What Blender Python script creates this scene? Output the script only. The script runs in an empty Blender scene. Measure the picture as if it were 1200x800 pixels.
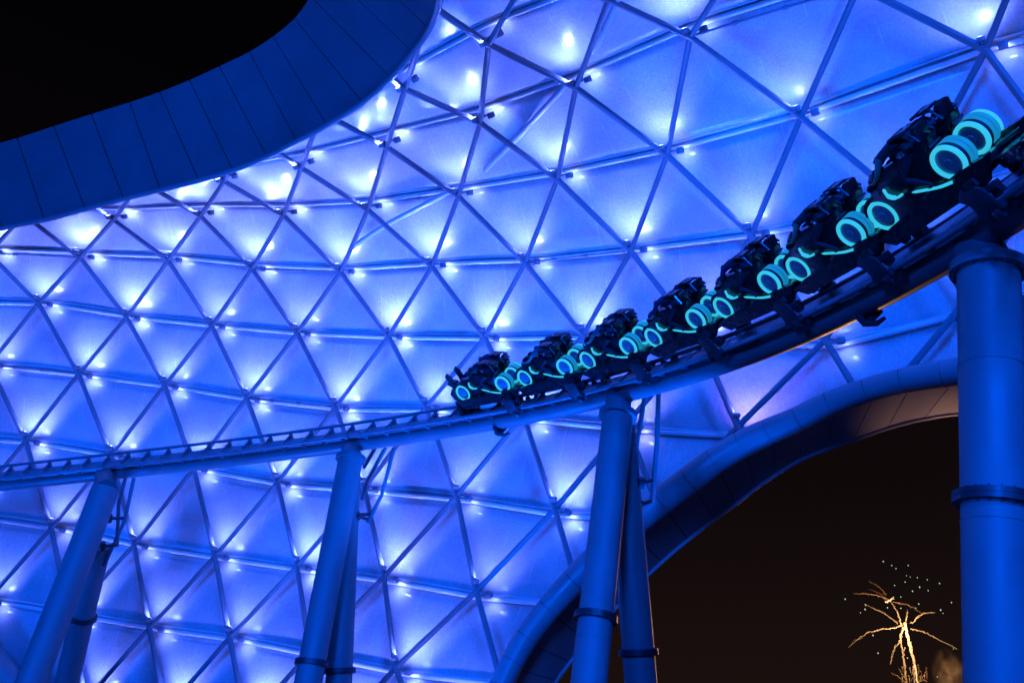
import bpy, bmesh, math, random
import numpy as np
from mathutils import Vector, Matrix
random.seed(7)
C = bpy.context.scene.collection
SC = bpy.context.scene
PI = math.pi

# ------------------------------------------------------------------ camera
F = 1000.0                      # focal length in photo pixels (30 mm on a 36 mm sensor)
PITCH = math.radians(23.5)
CAMZ = 1.7
cp, sp = math.cos(PITCH), math.sin(PITCH)
cam_d = bpy.data.cameras.new('camera'); cam_d.lens = 30; cam_d.sensor_width = 36
cam_d.clip_start = .1; cam_d.clip_end = 6000
cam = bpy.data.objects.new('camera', cam_d); C.objects.link(cam)
cam.location = (0, 0, CAMZ); cam.rotation_euler = (PI/2 + PITCH, 0, 0)
SC.camera = cam

def c2w(p):                     # camera coordinates (right, up, forward) -> world
    x, y, z = p
    return Vector((x, z*cp - y*sp, CAMZ + z*sp + y*cp))
def dirw(p):
    x, y, z = p
    return Vector((x, z*cp - y*sp, z*sp + y*cp))
def at(px, py, d):
    return c2w(((px-600)/F*d, (400-py)/F*d, d))

# ------------------------------------------------------------------ materials
def mat(name, col, rough=.5, metal=0., emit=None, estr=0., coat=0., spec=.5):
    m = bpy.data.materials.new(name); m.use_nodes = True
    b = m.node_tree.nodes['Principled BSDF']
    b.inputs['Base Color'].default_value = (*col, 1)
    b.inputs['Roughness'].default_value = rough
    b.inputs['Metallic'].default_value = metal
    b.inputs['Specular IOR Level'].default_value = spec
    b.inputs['Coat Weight'].default_value = coat
    if emit:
        b.inputs['Emission Color'].default_value = (*emit, 1)
        b.inputs['Emission Strength'].default_value = estr
    return m
def weather(m, scale=1.5, lo=.8, hi=1.05, rvar=.12, bump=.0, detail=6):
    """uneven paint: a noise that varies the colour and the gloss a little"""
    nt = m.node_tree; b = nt.nodes['Principled BSDF']
    tc = nt.nodes.new('ShaderNodeTexCoord'); n = nt.nodes.new('ShaderNodeTexNoise')
    n.inputs['Scale'].default_value = scale; n.inputs['Detail'].default_value = detail
    n.inputs['Roughness'].default_value = .65
    nt.links.new(tc.outputs['Object'], n.inputs['Vector'])
    r = nt.nodes.new('ShaderNodeMapRange'); r.inputs[1].default_value = .3; r.inputs[2].default_value = .7
    r.inputs[3].default_value = lo; r.inputs[4].default_value = hi
    nt.links.new(n.outputs['Fac'], r.inputs[0])
    mx = nt.nodes.new('ShaderNodeVectorMath'); mx.operation = 'SCALE'
    mx.inputs[0].default_value = b.inputs['Base Color'].default_value[:3]
    nt.links.new(r.outputs[0], mx.inputs['Scale']); nt.links.new(mx.outputs[0], b.inputs['Base Color'])
    r2 = nt.nodes.new('ShaderNodeMapRange'); ro = b.inputs['Roughness'].default_value
    r2.inputs[1].default_value = .3; r2.inputs[2].default_value = .7
    r2.inputs[3].default_value = ro-rvar; r2.inputs[4].default_value = ro+rvar
    nt.links.new(n.outputs['Fac'], r2.inputs[0]); nt.links.new(r2.outputs[0], b.inputs['Roughness'])
    if bump:
        bp = nt.nodes.new('ShaderNodeBump'); bp.inputs['Strength'].default_value = bump
        nt.links.new(n.outputs['Fac'], bp.inputs['Height']); nt.links.new(bp.outputs[0], b.inputs['Normal'])
    return m

M = {}
M['paint'] = weather(mat('white_steel_paint', (.20, .203, .215), .52), .6, .82, 1.05)
M['archpaint'] = weather(mat('arch_tube_paint', (.27, .275, .29), .42), .6, .82, 1.05)
M['lattice'] = weather(mat('lattice_steel_paint', (.20, .21, .235), .42), .5, .8, 1.05)
M['purlin'] = weather(mat('pale_tube_paint', (.75, .75, .77), .35), .5, .85, 1.05)
M['spine'] = weather(mat('track_steel_paint', (.16, .165, .18), .42), .7, .8, 1.06)
M['rail'] = weather(mat('rail_steel', (.28, .285, .31), .34, .2), 2., .75, 1.05)
M['darksteel'] = weather(mat('dark_steel', (.05, .05, .06), .45, .3), 2., .7, 1.1)
M['joint'] = mat('joint_shadow_gap', (.03, .03, .035), .8)
M['fascia'] = weather(mat('fascia_cladding', (.115, .118, .13), .5), .35, .9, 1.04)
M['soffit'] = weather(mat('soffit_cladding', (.46, .46, .47), .5), .35, .88, 1.05)
M['black'] = weather(mat('black_bodywork', (.012, .012, .015), .28, 0, coat=.4), 3., .7, 1.2)
M['rubber'] = mat('black_rubber', (.015, .015, .017), .7)
M['disc'] = weather(mat('wheel_disc_metal', (.32, .33, .37), .35, .3), 6., .75, 1.1)
M['cyan'] = mat('cyan_light_ring', (.02, .1, .12), .4, emit=(.035, .54, .76), estr=1.0)
M['teal'] = mat('teal_light_band', (.02, .1, .12), .4, emit=(.006, .24, .46), estr=.9)
M['lens'] = mat('floodlight_lens', (.8, .8, .8), .2, emit=(.55, .6, 1.), estr=5.)
M['lamp'] = weather(mat('lamp_housing', (.33, .33, .36), .45, .2), 4., .8, 1.1)
M['asphalt'] = weather(mat('asphalt', (.05, .05, .052), .85), 4., .75, 1.2, .08, .2)
M['skin'] = weather(mat('skin', (.42, .26, .19), .5), 8., .9, 1.05)
M['hair'] = weather(mat('hair', (.02, .014, .01), .5), 20., .6, 1.3)

def membrane_material():
    m = mat('foil_cushion', (.72, .72, .74), .3, spec=.5)
    nt = m.node_tree; b = nt.nodes['Principled BSDF']
    tc = nt.nodes.new('ShaderNodeTexCoord')
    # printed dots / condensation speckle: two noises
    n1 = nt.nodes.new('ShaderNodeTexNoise'); n1.inputs['Scale'].default_value = 9.; n1.inputs['Detail'].default_value = 5
    n1.inputs['Roughness'].default_value = .75
    n2 = nt.nodes.new('ShaderNodeTexNoise'); n2.inputs['Scale'].default_value = .35; n2.inputs['Detail'].default_value = 3
    for n in (n1, n2): nt.links.new(tc.outputs['Object'], n.inputs['Vector'])
    r1 = nt.nodes.new('ShaderNodeMapRange'); r1.inputs[1].default_value = .35; r1.inputs[2].default_value = .65
    r1.inputs[3].default_value = .80; r1.inputs[4].default_value = 1.12
    r2 = nt.nodes.new('ShaderNodeMapRange'); r2.inputs[1].default_value = .35; r2.inputs[2].default_value = .65
    r2.inputs[3].default_value = .85; r2.inputs[4].default_value = 1.08
    nt.links.new(n1.outputs['Fac'], r1.inputs[0]); nt.links.new(n2.outputs['Fac'], r2.inputs[0])
    mu = nt.nodes.new('ShaderNodeMath'); mu.operation = 'MULTIPLY'
    nt.links.new(r1.outputs[0], mu.inputs[0]); nt.links.new(r2.outputs[0], mu.inputs[1])
    # welded foil seams: thin paler lines across each strip, from the UV
    uv = nt.nodes.new('ShaderNodeUVMap'); uv.uv_map = 'UVMap'
    sx = nt.nodes.new('ShaderNodeSeparateXYZ'); nt.links.new(uv.outputs[0], sx.inputs[0])
    fr = nt.nodes.new('ShaderNodeMath'); fr.operation = 'FRACT'
    ms = nt.nodes.new('ShaderNodeMath'); ms.operation = 'MULTIPLY'; ms.inputs[1].default_value = 3.0
    nt.links.new(sx.outputs[0], ms.inputs[0]); nt.links.new(ms.outputs[0], fr.inputs[0])
    cmpn = nt.nodes.new('ShaderNodeMath'); cmpn.operation = 'LESS_THAN'; cmpn.inputs[1].default_value = .022
    nt.links.new(fr.outputs[0], cmpn.inputs[0])
    n3 = nt.nodes.new('ShaderNodeTexNoise'); n3.inputs['Scale'].default_value = .9
    nt.links.new(tc.outputs['Object'], n3.inputs['Vector'])
    gt = nt.nodes.new('ShaderNodeMapRange'); gt.inputs[1].default_value = .45; gt.inputs[2].default_value = .6
    gt.inputs[4].default_value = .30
    nt.links.new(n3.outputs['Fac'], gt.inputs[0])
    sm = nt.nodes.new('ShaderNodeMath'); sm.operation = 'MULTIPLY_ADD'
    nt.links.new(cmpn.outputs[0], sm.inputs[0]); nt.links.new(gt.outputs[0], sm.inputs[1]); nt.links.new(mu.outputs[0], sm.inputs[2])
    sc_ = nt.nodes.new('ShaderNodeVectorMath'); sc_.operation = 'SCALE'; sc_.inputs[0].default_value = (.53, .53, .56)
    nt.links.new(sm.outputs[0], sc_.inputs['Scale']); nt.links.new(sc_.outputs[0], b.inputs['Base Color'])
    # wrinkles
    n4 = nt.nodes.new('ShaderNodeTexNoise'); n4.inputs['Scale'].default_value = 1.3; n4.inputs['Detail'].default_value = 4
    nt.links.new(tc.outputs['Object'], n4.inputs['Vector'])
    bp = nt.nodes.new('ShaderNodeBump'); bp.inputs['Strength'].default_value = .08; bp.inputs['Distance'].default_value = .3
    nt.links.new(n4.outputs['Fac'], bp.inputs['Height']); nt.links.new(bp.outputs[0], b.inputs['Normal'])
    b.inputs['Roughness'].default_value = .23
    return m
M['foil'] = membrane_material()

# ------------------------------------------------------------------ mesh helpers
class MB:
    def __init__(s): s.v = []; s.f = []; s.m = []; s.uv = []
    def add(s, vs, fs, mi=0):
        o = len(s.v); s.v += [Vector(v) for v in vs]
        s.f += [tuple(i+o for i in f) for f in fs]; s.m += [mi]*len(fs)
    def box(s, c, sx, sy, sz, X=(1,0,0), Y=(0,1,0), Z=(0,0,1), mi=0, ch=0.0):
        c = Vector(c); X = Vector(X)*sx/2; Y = Vector(Y)*sy/2; Z = Vector(Z)*sz/2
        if ch <= 0:
            vs = [c+X*a+Y*b+Z*d for d in (-1,1) for a, b in ((-1,-1),(1,-1),(1,1),(-1,1))]
            s.add(vs, [(3,2,1,0),(4,5,6,7),(0,1,5,4),(1,2,6,5),(2,3,7,6),(3,0,4,7)], mi)
        else:
            k = 1-ch
            ring = ((-1,-k),(-k,-1),(k,-1),(1,-k),(1,k),(k,1),(-k,1),(-1,k))
            vs = [c+X*a*(k if abs(d)==1 else 1)+Y*b*(k if abs(d)==1 else 1)+Z*d for d in (-1,-k,k,1) for a, b in ring]
            fs = [tuple(range(7,-1,-1)), tuple(range(24,32))]
            for l in range(3):
                for i in range(8):
                    j = (i+1) % 8; fs.append((l*8+i, l*8+j, l*8+8+j, l*8+8+i))
            s.add(vs, fs, mi)
    def tube(s, pts, r, n=10, caps=True, mi=0, up=None):
        pts = [Vector(p) for p in pts]; k = len(pts)
        rs = r if isinstance(r, (list, tuple)) else [r]*k
        T = []
        for i in range(k):
            t = (pts[min(i+1,k-1)]-pts[max(i-1,0)]); T.append(t.normalized() if t.length > 1e-9 else Vector((0,0,1)))
        a = Vector(up) if up else (Vector((0,0,1)) if abs(T[0].z) < .9 else Vector((1,0,0)))
        vs = []
        N = (a - T[0]*a.dot(T[0])).normalized()
        for i in range(k):
            N = (N - T[i]*N.dot(T[i])).normalized(); B = T[i].cross(N)
            for q in range(n):
                w = 2*PI*q/n; vs.append(pts[i]+(N*math.cos(w)+B*math.sin(w))*rs[i])
        fs = []
        for i in range(k-1):
            for q in range(n):
                p = (q+1) % n; fs.append((i*n+q, i*n+p, i*n+n+p, i*n+n+q))
        if caps: fs += [tuple(range(n-1,-1,-1)), tuple(range((k-1)*n, k*n))]
        s.add(vs, fs, mi)
    def prism(s, poly, d, mi=0):          # polygon (3D points) extruded by d
        d = Vector(d); n = len(poly); p = [Vector(q) for q in poly]
        s.add(p+[q+d for q in p], [tuple(range(n-1,-1,-1)), tuple(range(n,2*n))]+[(i,(i+1)%n,n+(i+1)%n,n+i) for i in range(n)], mi)
    def annulus(s, c, axis, r0, r1, w, n=40, mi=0, ref=(0,0,1)):   # ring of rectangular section, from c to c+axis*w
        A = Vector(axis).normalized(); R = Vector(ref); R = (R-A*R.dot(A)).normalized(); Q = A.cross(R); c = Vector(c)
        vs = []
        for (r, h) in ((r0,0),(r1,0),(r1,w),(r0,w)):
            for i in range(n):
                a = 2*PI*i/n; vs.append(c+(R*math.cos(a)+Q*math.sin(a))*r+A*h)
        fs = []
        for k in range(4):
            for i in range(n):
                j = (i+1) % n; k2 = (k+1) % 4; fs.append((k*n+i, k*n+j, k2*n+j, k2*n+i))
        s.add(vs, fs, mi)
    def build(s, name, mats, parent=None, smooth=True, ang=40):
        me = bpy.data.meshes.new(name); me.from_pydata(s.v, [], s.f)
        if not isinstance(mats, (list, tuple)): mats = [mats]
        for m in mats: me.materials.append(m)
        for p, mi in zip(me.polygons, s.m): p.material_index = mi
        me.update()
        bm = bmesh.new(); bm.from_mesh(me); bmesh.ops.recalc_face_normals(bm, faces=bm.faces); bm.to_mesh(me); bm.free()
        if smooth: me.shade_smooth(); me.set_sharp_from_angle(angle=math.radians(ang))
        o = bpy.data.objects.new(name, me); C.objects.link(o)
        if parent: o.parent = parent; o.matrix_parent_inverse = parent.matrix_world.inverted() if parent.matrix_world != Matrix() else Matrix()
        return o

def empty(name, loc=(0,0,0), label=None, cat=None, group=None):
    o = bpy.data.objects.new(name, None); C.objects.link(o); o.location = loc; o.empty_display_size = .3
    o.matrix_world = Matrix.Translation(Vector(loc))
    if label: tag(o, label, cat, group)
    return o
def tag(o, label, cat, group=None):
    o['label'] = label; o['category'] = cat
    if group: o['group'] = group
def spline(pts, per=8):
    P = [Vector(p) for p in pts]; out = []
    for i in range(len(P)-1):
        a, b, c, d = P[max(i-1,0)], P[i], P[i+1], P[min(i+2,len(P)-1)]
        for k in range(per):
            t = k/per
            out.append(.5*((2*b)+(c-a)*t+(2*a-5*b+4*c-d)*t*t+(3*b-a-3*c+d)*t**3))
    out.append(P[-1]); return out

# ------------------------------------------------------------------ world, view
w = bpy.data.worlds.new('World'); SC.world = w; w.use_nodes = True
nt = w.node_tree; bg = nt.nodes['Background']
sky = nt.nodes.new('ShaderNodeTexSky'); sky.sky_type = 'NISHITA'; sky.sun_disc = False
sky.sun_elevation = math.radians(-12); sky.sun_rotation = math.radians(20)
tc = nt.nodes.new('ShaderNodeTexCoord'); sx = nt.nodes.new('ShaderNodeSeparateXYZ')
nt.links.new(tc.outputs['Generated'], sx.inputs[0])
rp = nt.nodes.new('ShaderNodeValToRGB'); nt.links.new(sx.outputs[2], rp.inputs[0])
e = rp.color_ramp.elements
e[0].position = 0.; e[0].color = (.0105, .0055, .0046, 1)
e[1].position = .62; e[1].color = (.0007, .0005, .0014, 1)
x = e.new(.22); x.color = (.0050, .0026, .0030, 1)
ad = nt.nodes.new('ShaderNodeMix'); ad.data_type = 'RGBA'; ad.blend_type = 'ADD'; ad.inputs[0].default_value = .02
nt.links.new(rp.outputs[0], ad.inputs[6]); nt.links.new(sky.outputs[0], ad.inputs[7])
nt.links.new(ad.outputs[2], bg.inputs['Color']); bg.inputs['Strength'].default_value = 1.0
vs_ = SC.view_settings
SC.display_settings.display_device = 'sRGB'
vs_.view_transform = 'Standard'; vs_.look = 'None'; vs_.exposure = 0; vs_.gamma = 1; vs_.use_curve_mapping = False
SC.cycles.use_denoising = True
SC.cycles.max_bounces = 6; SC.cycles.diffuse_bounces = 3; SC.cycles.glossy_bounces = 3
SC.cycles.sample_clamp_indirect = 4.0; SC.cycles.caustics_reflective = False; SC.cycles.caustics_refractive = False
SC.cycles.use_light_tree = True

# ------------------------------------------------------------------ ground
mb = MB(); mb.add([(-2500,-2500,0),(2500,-2500,0),(2500,2500,0),(-2500,2500,0)], [(0,1,2,3)])
g = mb.build('ground', M['asphalt']); g['kind'] = 'structure'

# ================================================================== CANOPY
NODES = {-1:{1.5:(475,105),2.5:(572,52),3.5:(714,0)},
0:{-1:(263,213),0:(353,197),1:(453,172),2:(563,144),3:(675,103),4:(808,43)},
1:{-2.5:(133,258),-1.5:(235,253),-.5:(332,252),.5:(431,246),1.5:(537,230),2.5:(653,210),3.5:(782,182),4.5:(938,138),5.5:(1156,58)},
2:{-3:(94,302),-2:(197,305),-1:(295,315),0:(399,319),1:(506,312),2:(615,308),3:(739,294),4:(880,275)},
3:{-3.5:(45,355),-2.5:(148,372),-1.5:(248,382),-.5:(348,390),.5:(455,394),1.5:(568,395),2.5:(683,392),3.5:(820,398),4.5:(967,399)},
4:{-3:(92,438),-2:(193,451),-1:(289,466),0:(393,477),1:(499,476),4:(864,499)},
5:{-3.5:(30,516),-2.5:(130,533),-1.5:(227,548),-.5:(325,565),1.5:(535,580),2.5:(650,596)},
6:{-3:(60,618),-2:(157,638),-1:(252,651),0:(348,663),1:(450,675),2:(558,692)},
7:{-1.5:(175,735),-.5:(269,746),1.5:(463,782)}}
PT = np.array([(r, c, *p) for r in NODES for c, p in NODES[r].items()], float)
def tps_K(a, b):
    d2 = ((a[:,None]-b[None])**2).sum(-1); return np.where(d2 > 0, .5*d2*np.log(d2+1e-12), 0)
_X = PT[:,:2]; _n = len(_X); _A = np.zeros((_n+3,_n+3))
_A[:_n,:_n] = tps_K(_X,_X)+.05*np.eye(_n); _A[:_n,_n] = 1; _A[:_n,_n+1:] = _X; _A[_n,:_n] = 1; _A[_n+1:,:_n] = _X.T
_S = np.linalg.solve(_A, np.vstack([PT[:,2:], np.zeros((3,2))]))
def lat_px(rc):
    rc = np.atleast_2d(np.asarray(rc, float)); return tps_K(rc,_X)@_S[:-3]+_S[-3]+rc@_S[-2:]
DC = np.array([3.66104, -0.19584, -0.10418, -0.01265, -0.02367, -0.05111, -0.03043, -0.1545, -0.0194, 0.05505])
def lat_d(rc, deg=3):
    rc = np.atleast_2d(np.asarray(rc, float)); r = (rc[:,0]-3)/4; c = (rc[:,1]-.5)/4
    r = np.clip(r,-1.35,1.5); c = np.clip(c,-1.5,1.75)
    B = np.stack([r**a*c**b for a in range(deg+1) for b in range(deg+1-a)], -1)
    return 1.3*np.exp(B@DC)
def lat_W(rc):                                # lattice coordinates -> world points, numpy
    p = lat_px(rc); d = lat_d(rc)
    x = (p[:,0]-600)/F*d; y = (400-p[:,1])/F*d
    return np.c_[x, d*cp-y*sp, CAMZ+d*sp+y*cp]
def lat_frame(rc):                            # point, row direction, up-slope direction, outward normal
    rc = np.atleast_2d(np.asarray(rc, float)); h = .05
    P = lat_W(rc); R = lat_W(rc+[0,h])-lat_W(rc-[0,h]); U = lat_W(rc-[h,0])-lat_W(rc+[h,0])
    R /= np.linalg.norm(R,axis=1)[:,None]; Nn = np.cross(R,U); Nn /= np.linalg.norm(Nn,axis=1)[:,None]
    s_ = np.sign(((P-[0,0,CAMZ])*Nn).sum(1)); Nn *= s_[:,None]
    U = np.cross(Nn,R); U *= np.sign((U*(lat_W(rc-[h,0])-lat_W(rc+[h,0]))).sum(1))[:,None]
    return P, R, U, Nn
# canopy distance as a smooth function of direction, for the edges that trim it
_g = np.array([(r, c) for r in np.arange(-1,8.01,.5) for c in np.arange(-4,6.01,.5)
               if np.linalg.norm(_X-[r,c],axis=1).min() < 1.3])
def _pb(p):
    x = (p[:,0]-600)/600; y = (p[:,1]-400)/400
    return np.stack([x**a*y**b for a in range(5) for b in range(5-a)], -1)
_pd = np.linalg.lstsq(_pb(lat_px(_g)), np.log(lat_d(_g)), rcond=None)[0]
def can_d(px, py):
    return float(np.exp(_pb(np.array([[min(max(px,-100),1250), min(max(py,-60),840)]], float))@_pd)[0])

FL = [(-98,296),(-48,282),(2,268),(52,258),(100,245.5),(145,233.5),(188,223),(233,212),(273,200),(313,184),(348,166),(383,147),(425,121),(458,92),(484,62),(503,35),(513,8),(517,-25),(515,-65),(508,-110)]
FU = [(-115,196),(-70,185),(-25,174),(20,162),(63,148),(107,134),(152,120),(187,108),(222,94),(257,78),(292,61),(320,43),(345,22),(364,-4),(383,-35),(397,-70),(405,-110),(409,-150),(407,-195),(400,-240)]
# opening arch: upper edge of its edge tube, lower edge of the tube, lower edge of the soffit
AT = [(1330,392),(1230,402),(1133,417),(1100,422.5),(1053,432),(1010,444),(967,459),(930,477),(895,491),(863,506),(830,526),(800,548),(767,573),(730,603),(690,640),(663,668),(633,702),(607,737),(590,766),(575,796),(560,835),(548,875)]
AB = [(1330,432),(1230,438),(1133,449),(1113,452.5),(1063,460),(1022,470),(978,486),(942,503),(908,519),(876,535),(845,555),(816,577),(784,601),(748,630),(708,666),(682,693),(653,724),(628,757),(611,785),(597,813),(583,850),(572,890)]
AS = [(1330,492),(1230,488),(1133,484),(1083,490),(1040,501),(1000,515),(968,526),(936,539),(908,556),(885,572),(862,590),(838,607),(806,632),(775,658),(740,692),(712,722),(688,750),(668,775),(652,797),(640,820),(628,856),(618,895)]
ATm = [((a[0]+b[0])/2,(a[1]+b[1])/2) for a, b in zip(AT, AB)]
def seg_side(px, py, line):                   # signed: >0 on the right-hand side of the line (picture y down)
    best = 1e9; sg = 1
    for (x0,y0),(x1,y1) in zip(line[:-1], line[1:]):
        dx, dy = x1-x0, y1-y0; L2 = dx*dx+dy*dy
        t = max(0,min(1,((px-x0)*dx+(py-y0)*dy)/L2)); qx, qy = x0+dx*t, y0+dy*t
        d2 = (px-qx)**2+(py-qy)**2
        if d2 < best: best = d2; sg = dx*(py-y0)-dy*(px-x0)
    return math.copysign(math.sqrt(best), sg)
FLx = [(-700,470)]+FL+[(480,-300)]
ATx = [(2200,330)]+ATm+[(500,1050)]
BLm = [(-120,668),(-70,712),(-25,760),(12,806),(45,856)]          # lower left edge tube
def inside(px, py, mf=0., ma=0.):
    return seg_side(px,py,FLx) > mf and seg_side(px,py,ATx) > ma and seg_side(px,py,BLm) < (0 if px < 60 and py > 640 else 1e9)

canopy = empty('lattice_canopy', (0,45,0),
    'huge blue-lit vaulted canopy of white foil cushions on a diamond steel lattice behind the track', 'canopy')
canopy_inv = canopy.matrix_world.inverted()

def visible_lat(rc, m=130):
    p = lat_px(rc)[0]; return -m < p[0] < 1200+m and -m < p[1] < 800+m
# --- foil cushion strips between the purlins
OUT = 1.05
for r in range(-4, 9):
    cs = np.arange(-7, 9.001, .1); nv = 8
    vsx = np.linspace(0, 1, nv+1)
    G = np.array([(r+v, c) for c in cs for v in vsx])
    P, R, U, Nn = lat_frame(G); px = lat_px(G)
    vv = np.tile(vsx, len(cs)); bul = np.sin(PI*vv)**.8
    inner = P+Nn*(OUT+.10-.20*bul)[:,None]
    q_ = inner-np.array([0,0,CAMZ]); zc = q_[:,1]*cp+q_[:,2]*sp; yc = q_[:,2]*cp-q_[:,1]*sp
    px = np.c_[600+F*q_[:,0]/zc, 400-F*yc/zc]             # where the foil itself is seen, for trimming it at the edges
    mb = MB(); uvs = []; n1 = nv+1
    used = {}
    faces = []
    for i in range(len(cs)-1):
        for j in range(nv):
            q = (i*n1+j, (i+1)*n1+j, (i+1)*n1+j+1, i*n1+j+1)
            cx, cy = px[list(q)].mean(0)
            if not (-160 < cx < 1370 and -150 < cy < 960): continue
            if not inside(cx, cy, -6, -4): continue
            if min(seg_side(px[k][0], px[k][1], ATx) for k in q) < -11: continue
            if np.abs(px[q[0]]-px[q[2]]).max() > 60: continue
            faces.append(q)
    if len(faces) < 6: continue
    ids = sorted({k for f in faces for k in f}); mp = {k: i for i, k in enumerate(ids)}
    mb.v = [Vector(inner[k]) for k in ids]; mb.f = [tuple(mp[k] for k in f) for f in faces]; mb.m = [0]*len(faces)
    o = mb.build('foil_strip', M['foil'], canopy, True, 80)
    uvl = o.data.uv_layers.new(name='UVMap')
    GG = G[ids]
    for lp in o.data.loops:
        uvl.data[lp.index].uv = (GG[lp.vertex_index][1], GG[lp.vertex_index][0]-r)
    so = o.modifiers.new('foil_thickness', 'SOLIDIFY'); so.thickness = .03; so.offset = 0

def clip_runs(pts_rc, off, mf, ma, step=.05, m=150):
    """walk along lattice vertices, keep what lies inside the edges; returns lists of world points"""
    runs = []; cur = []
    for a, b in zip(pts_rc[:-1], pts_rc[1:]):
        a = np.array(a, float); b = np.array(b, float)
        Wa, _, _, Na = lat_frame(a); Wb, _, _, Nb = lat_frame(b)
        A = Wa[0]+Na[0]*off; B = Wb[0]+Nb[0]*off
        for t in np.arange(0, 1, step):
            q = A*(1-t)+B*t
            v = Vector(q)-Vector((0,0,CAMZ)); z = v.y*cp+v.z*sp; y = v.z*cp-v.y*sp
            x_, y_ = 600+F*v.x/z, 400-F*y/z
            ok = inside(x_, y_, mf, ma) and -m < x_ < 1200+m and -m < y_ < 800+m
            if ok:
                if not cur or t == 0: cur.append(Vector(q))
                last = Vector(q)
            elif cur:
                cur.append(last); runs.append(cur); cur = []
    if cur: cur.append(last); runs.append(cur)
    out = []
    for q in runs:
        c = [q[0]]
        for p in q[1:]:
            if (p-c[-1]).length > .05: c.append(p)
        if len(c) > 1: out.append(c)
    return out
# --- purlins (pale tubes on the outer layer, along the rows)
for r in range(-3, 9):
    line = [(r, k+(r % 2)/2) for k in range(-7, 9)]
    for run in clip_runs(line, OUT, -2, 3):
        mb = MB(); mb.tube(run, .125, 10); mb.build('purlin', M['purlin'], canopy)
        # thin rail that clamps the foil edge, just above the tube
# --- foil clamp strips: dark line above each purlin
for r in range(-3, 9):
    line = [(r-.055, k/2) for k in range(-14, 18)]
    for run in clip_runs(line, OUT+.05, -2, 3):
        mb = MB(); mb.tube(run, .05, 6); mb.build('foil_clamp', M['purlin'], canopy)
# --- diagonals of the diamond lattice
for k in range(-12, 14):
    line = [(r, k/1+r/2) for r in range(-4, 10)]
    for run in clip_runs(line, 0, -4, 4):
        mb = MB(); mb.tube(run, .150, 8); mb.build('diagonal_tube', M['lattice'], canopy)
    line = [(r, k/1-r/2) for r in range(-4, 10)]
    for run in clip_runs(line, .02, -4, 4):
        mb = MB(); mb.tube(run, .138, 8); mb.build('diagonal_tube', M['lattice'], canopy)
# --- thin tie rods joining two nodes of a row
for (r, c0, c1) in [(2,-4,-3),(2,-1,0),(2,2,3),(4,-4,-3),(4,-1,0),(4,2,3),(0,4,5),(6,-1,0)][:7]:
    for run in clip_runs([(r,c0),(r,c1)], .05, 0, 0):
        mb = MB(); mb.tube(run, .06, 6)
        a, b = run[0], run[-1]
        for t in (.3, .62): p = a.lerp(b, t); mb.tube([p-(b-a).normalized()*.12, p+(b-a).normalized()*.12], .1, 6)
        mb.build('tie_rod', M['lattice'], canopy)
# --- pale bracing tubes running obliquely under the foil
for pl in ([(735,-40),(722,5),(696,62)], [(665,98),(606,162),(568,200)], [(540,218),(455,262),(412,290)]):
    pp = [at(x_, y_, can_d(x_, y_)+.75) for x_, y_ in pl]
    mb = MB(); mb.tube(pp, .15, 10); mb.build('bracing_tube', M['purlin'], canopy)

# --- floodlights at the nodes: bracket with an upward head and a small downward head
hb = MB()
hb.tube([(0,-.05,.1),(0,.3,.15)], .06, 6); hb.tube([(0,.3,.15),(.06,.42,-.16)], .05, 6); hb.tube([(0,.1,.2),(-.55,.02,.42)], .06, 6)
def tilt(a): return (1,0,0), (0,math.cos(a),math.sin(a)), (0,-math.sin(a),math.cos(a))
HU, HD = Vector((.06,.44,-.18)), Vector((-.56,-.02,.34))
X_, Y_, Z_ = tilt(-1.05); hb.box(HU, .28, .20, .18, X_, Y_, Z_, ch=.15)
for q in (-.14,0,.14): hb.box(HU-Vector(Z_)*.11+Vector(X_)*q*.7, .03, .2, .08, X_, Y_, Z_)
X2, Y2, Z2 = tilt(.5); hb.box(HD, .34, .28, .22, X2, Y2, Z2, ch=.15)
for q in (-.1,0,.1): hb.box(HD-Vector(Z2)*.13+Vector(X2)*q, .03, .24, .08, X2, Y2, Z2)
hb0 = hb.build('floodlight', M['lamp'])
lb = MB(); lb.box(HU+Vector(Z_)*.094, .23, .16, .012, X_, Y_, Z_); lb.box(HD+Vector(Z2)*.114, .28, .22, .012, X2, Y2, Z2)
lb0 = lb.build('lens', M['lens'], hb0)
LAMP_UP, LAMP_DN = 2050., 165.
nodes = []
for r in range(-4, 10):
    for k in range(-8, 10):
        c = k+(r % 2)/2; p = lat_px((r,c))[0]
        if -170 < p[0] < 1330 and -150 < p[1] < 900 and inside(p[0], p[1], 6, 10): nodes.append((float(lat_d((r,c))[0]), r, c, p))
nodes.sort(key=lambda q: q[0])
inview = [q for q in nodes if -20 < q[3][0] < 1220 and -20 < q[3][1] < 820]
print('nodes', len(nodes), 'in view', len(inview))
def spot(name, loc, d, P, col, ang, rad=.12, blend=1.):
    L = bpy.data.lights.new(name, 'SPOT'); L.energy = P; L.color = col; L.spot_size = math.radians(ang); L.spot_blend = blend
    L.shadow_soft_size = rad
    o = bpy.data.objects.new(name, L); C.objects.link(o); o.location = loc
    o.rotation_euler = Vector(d).to_track_quat('-Z', 'Y').to_euler(); return o
first = True
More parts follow.
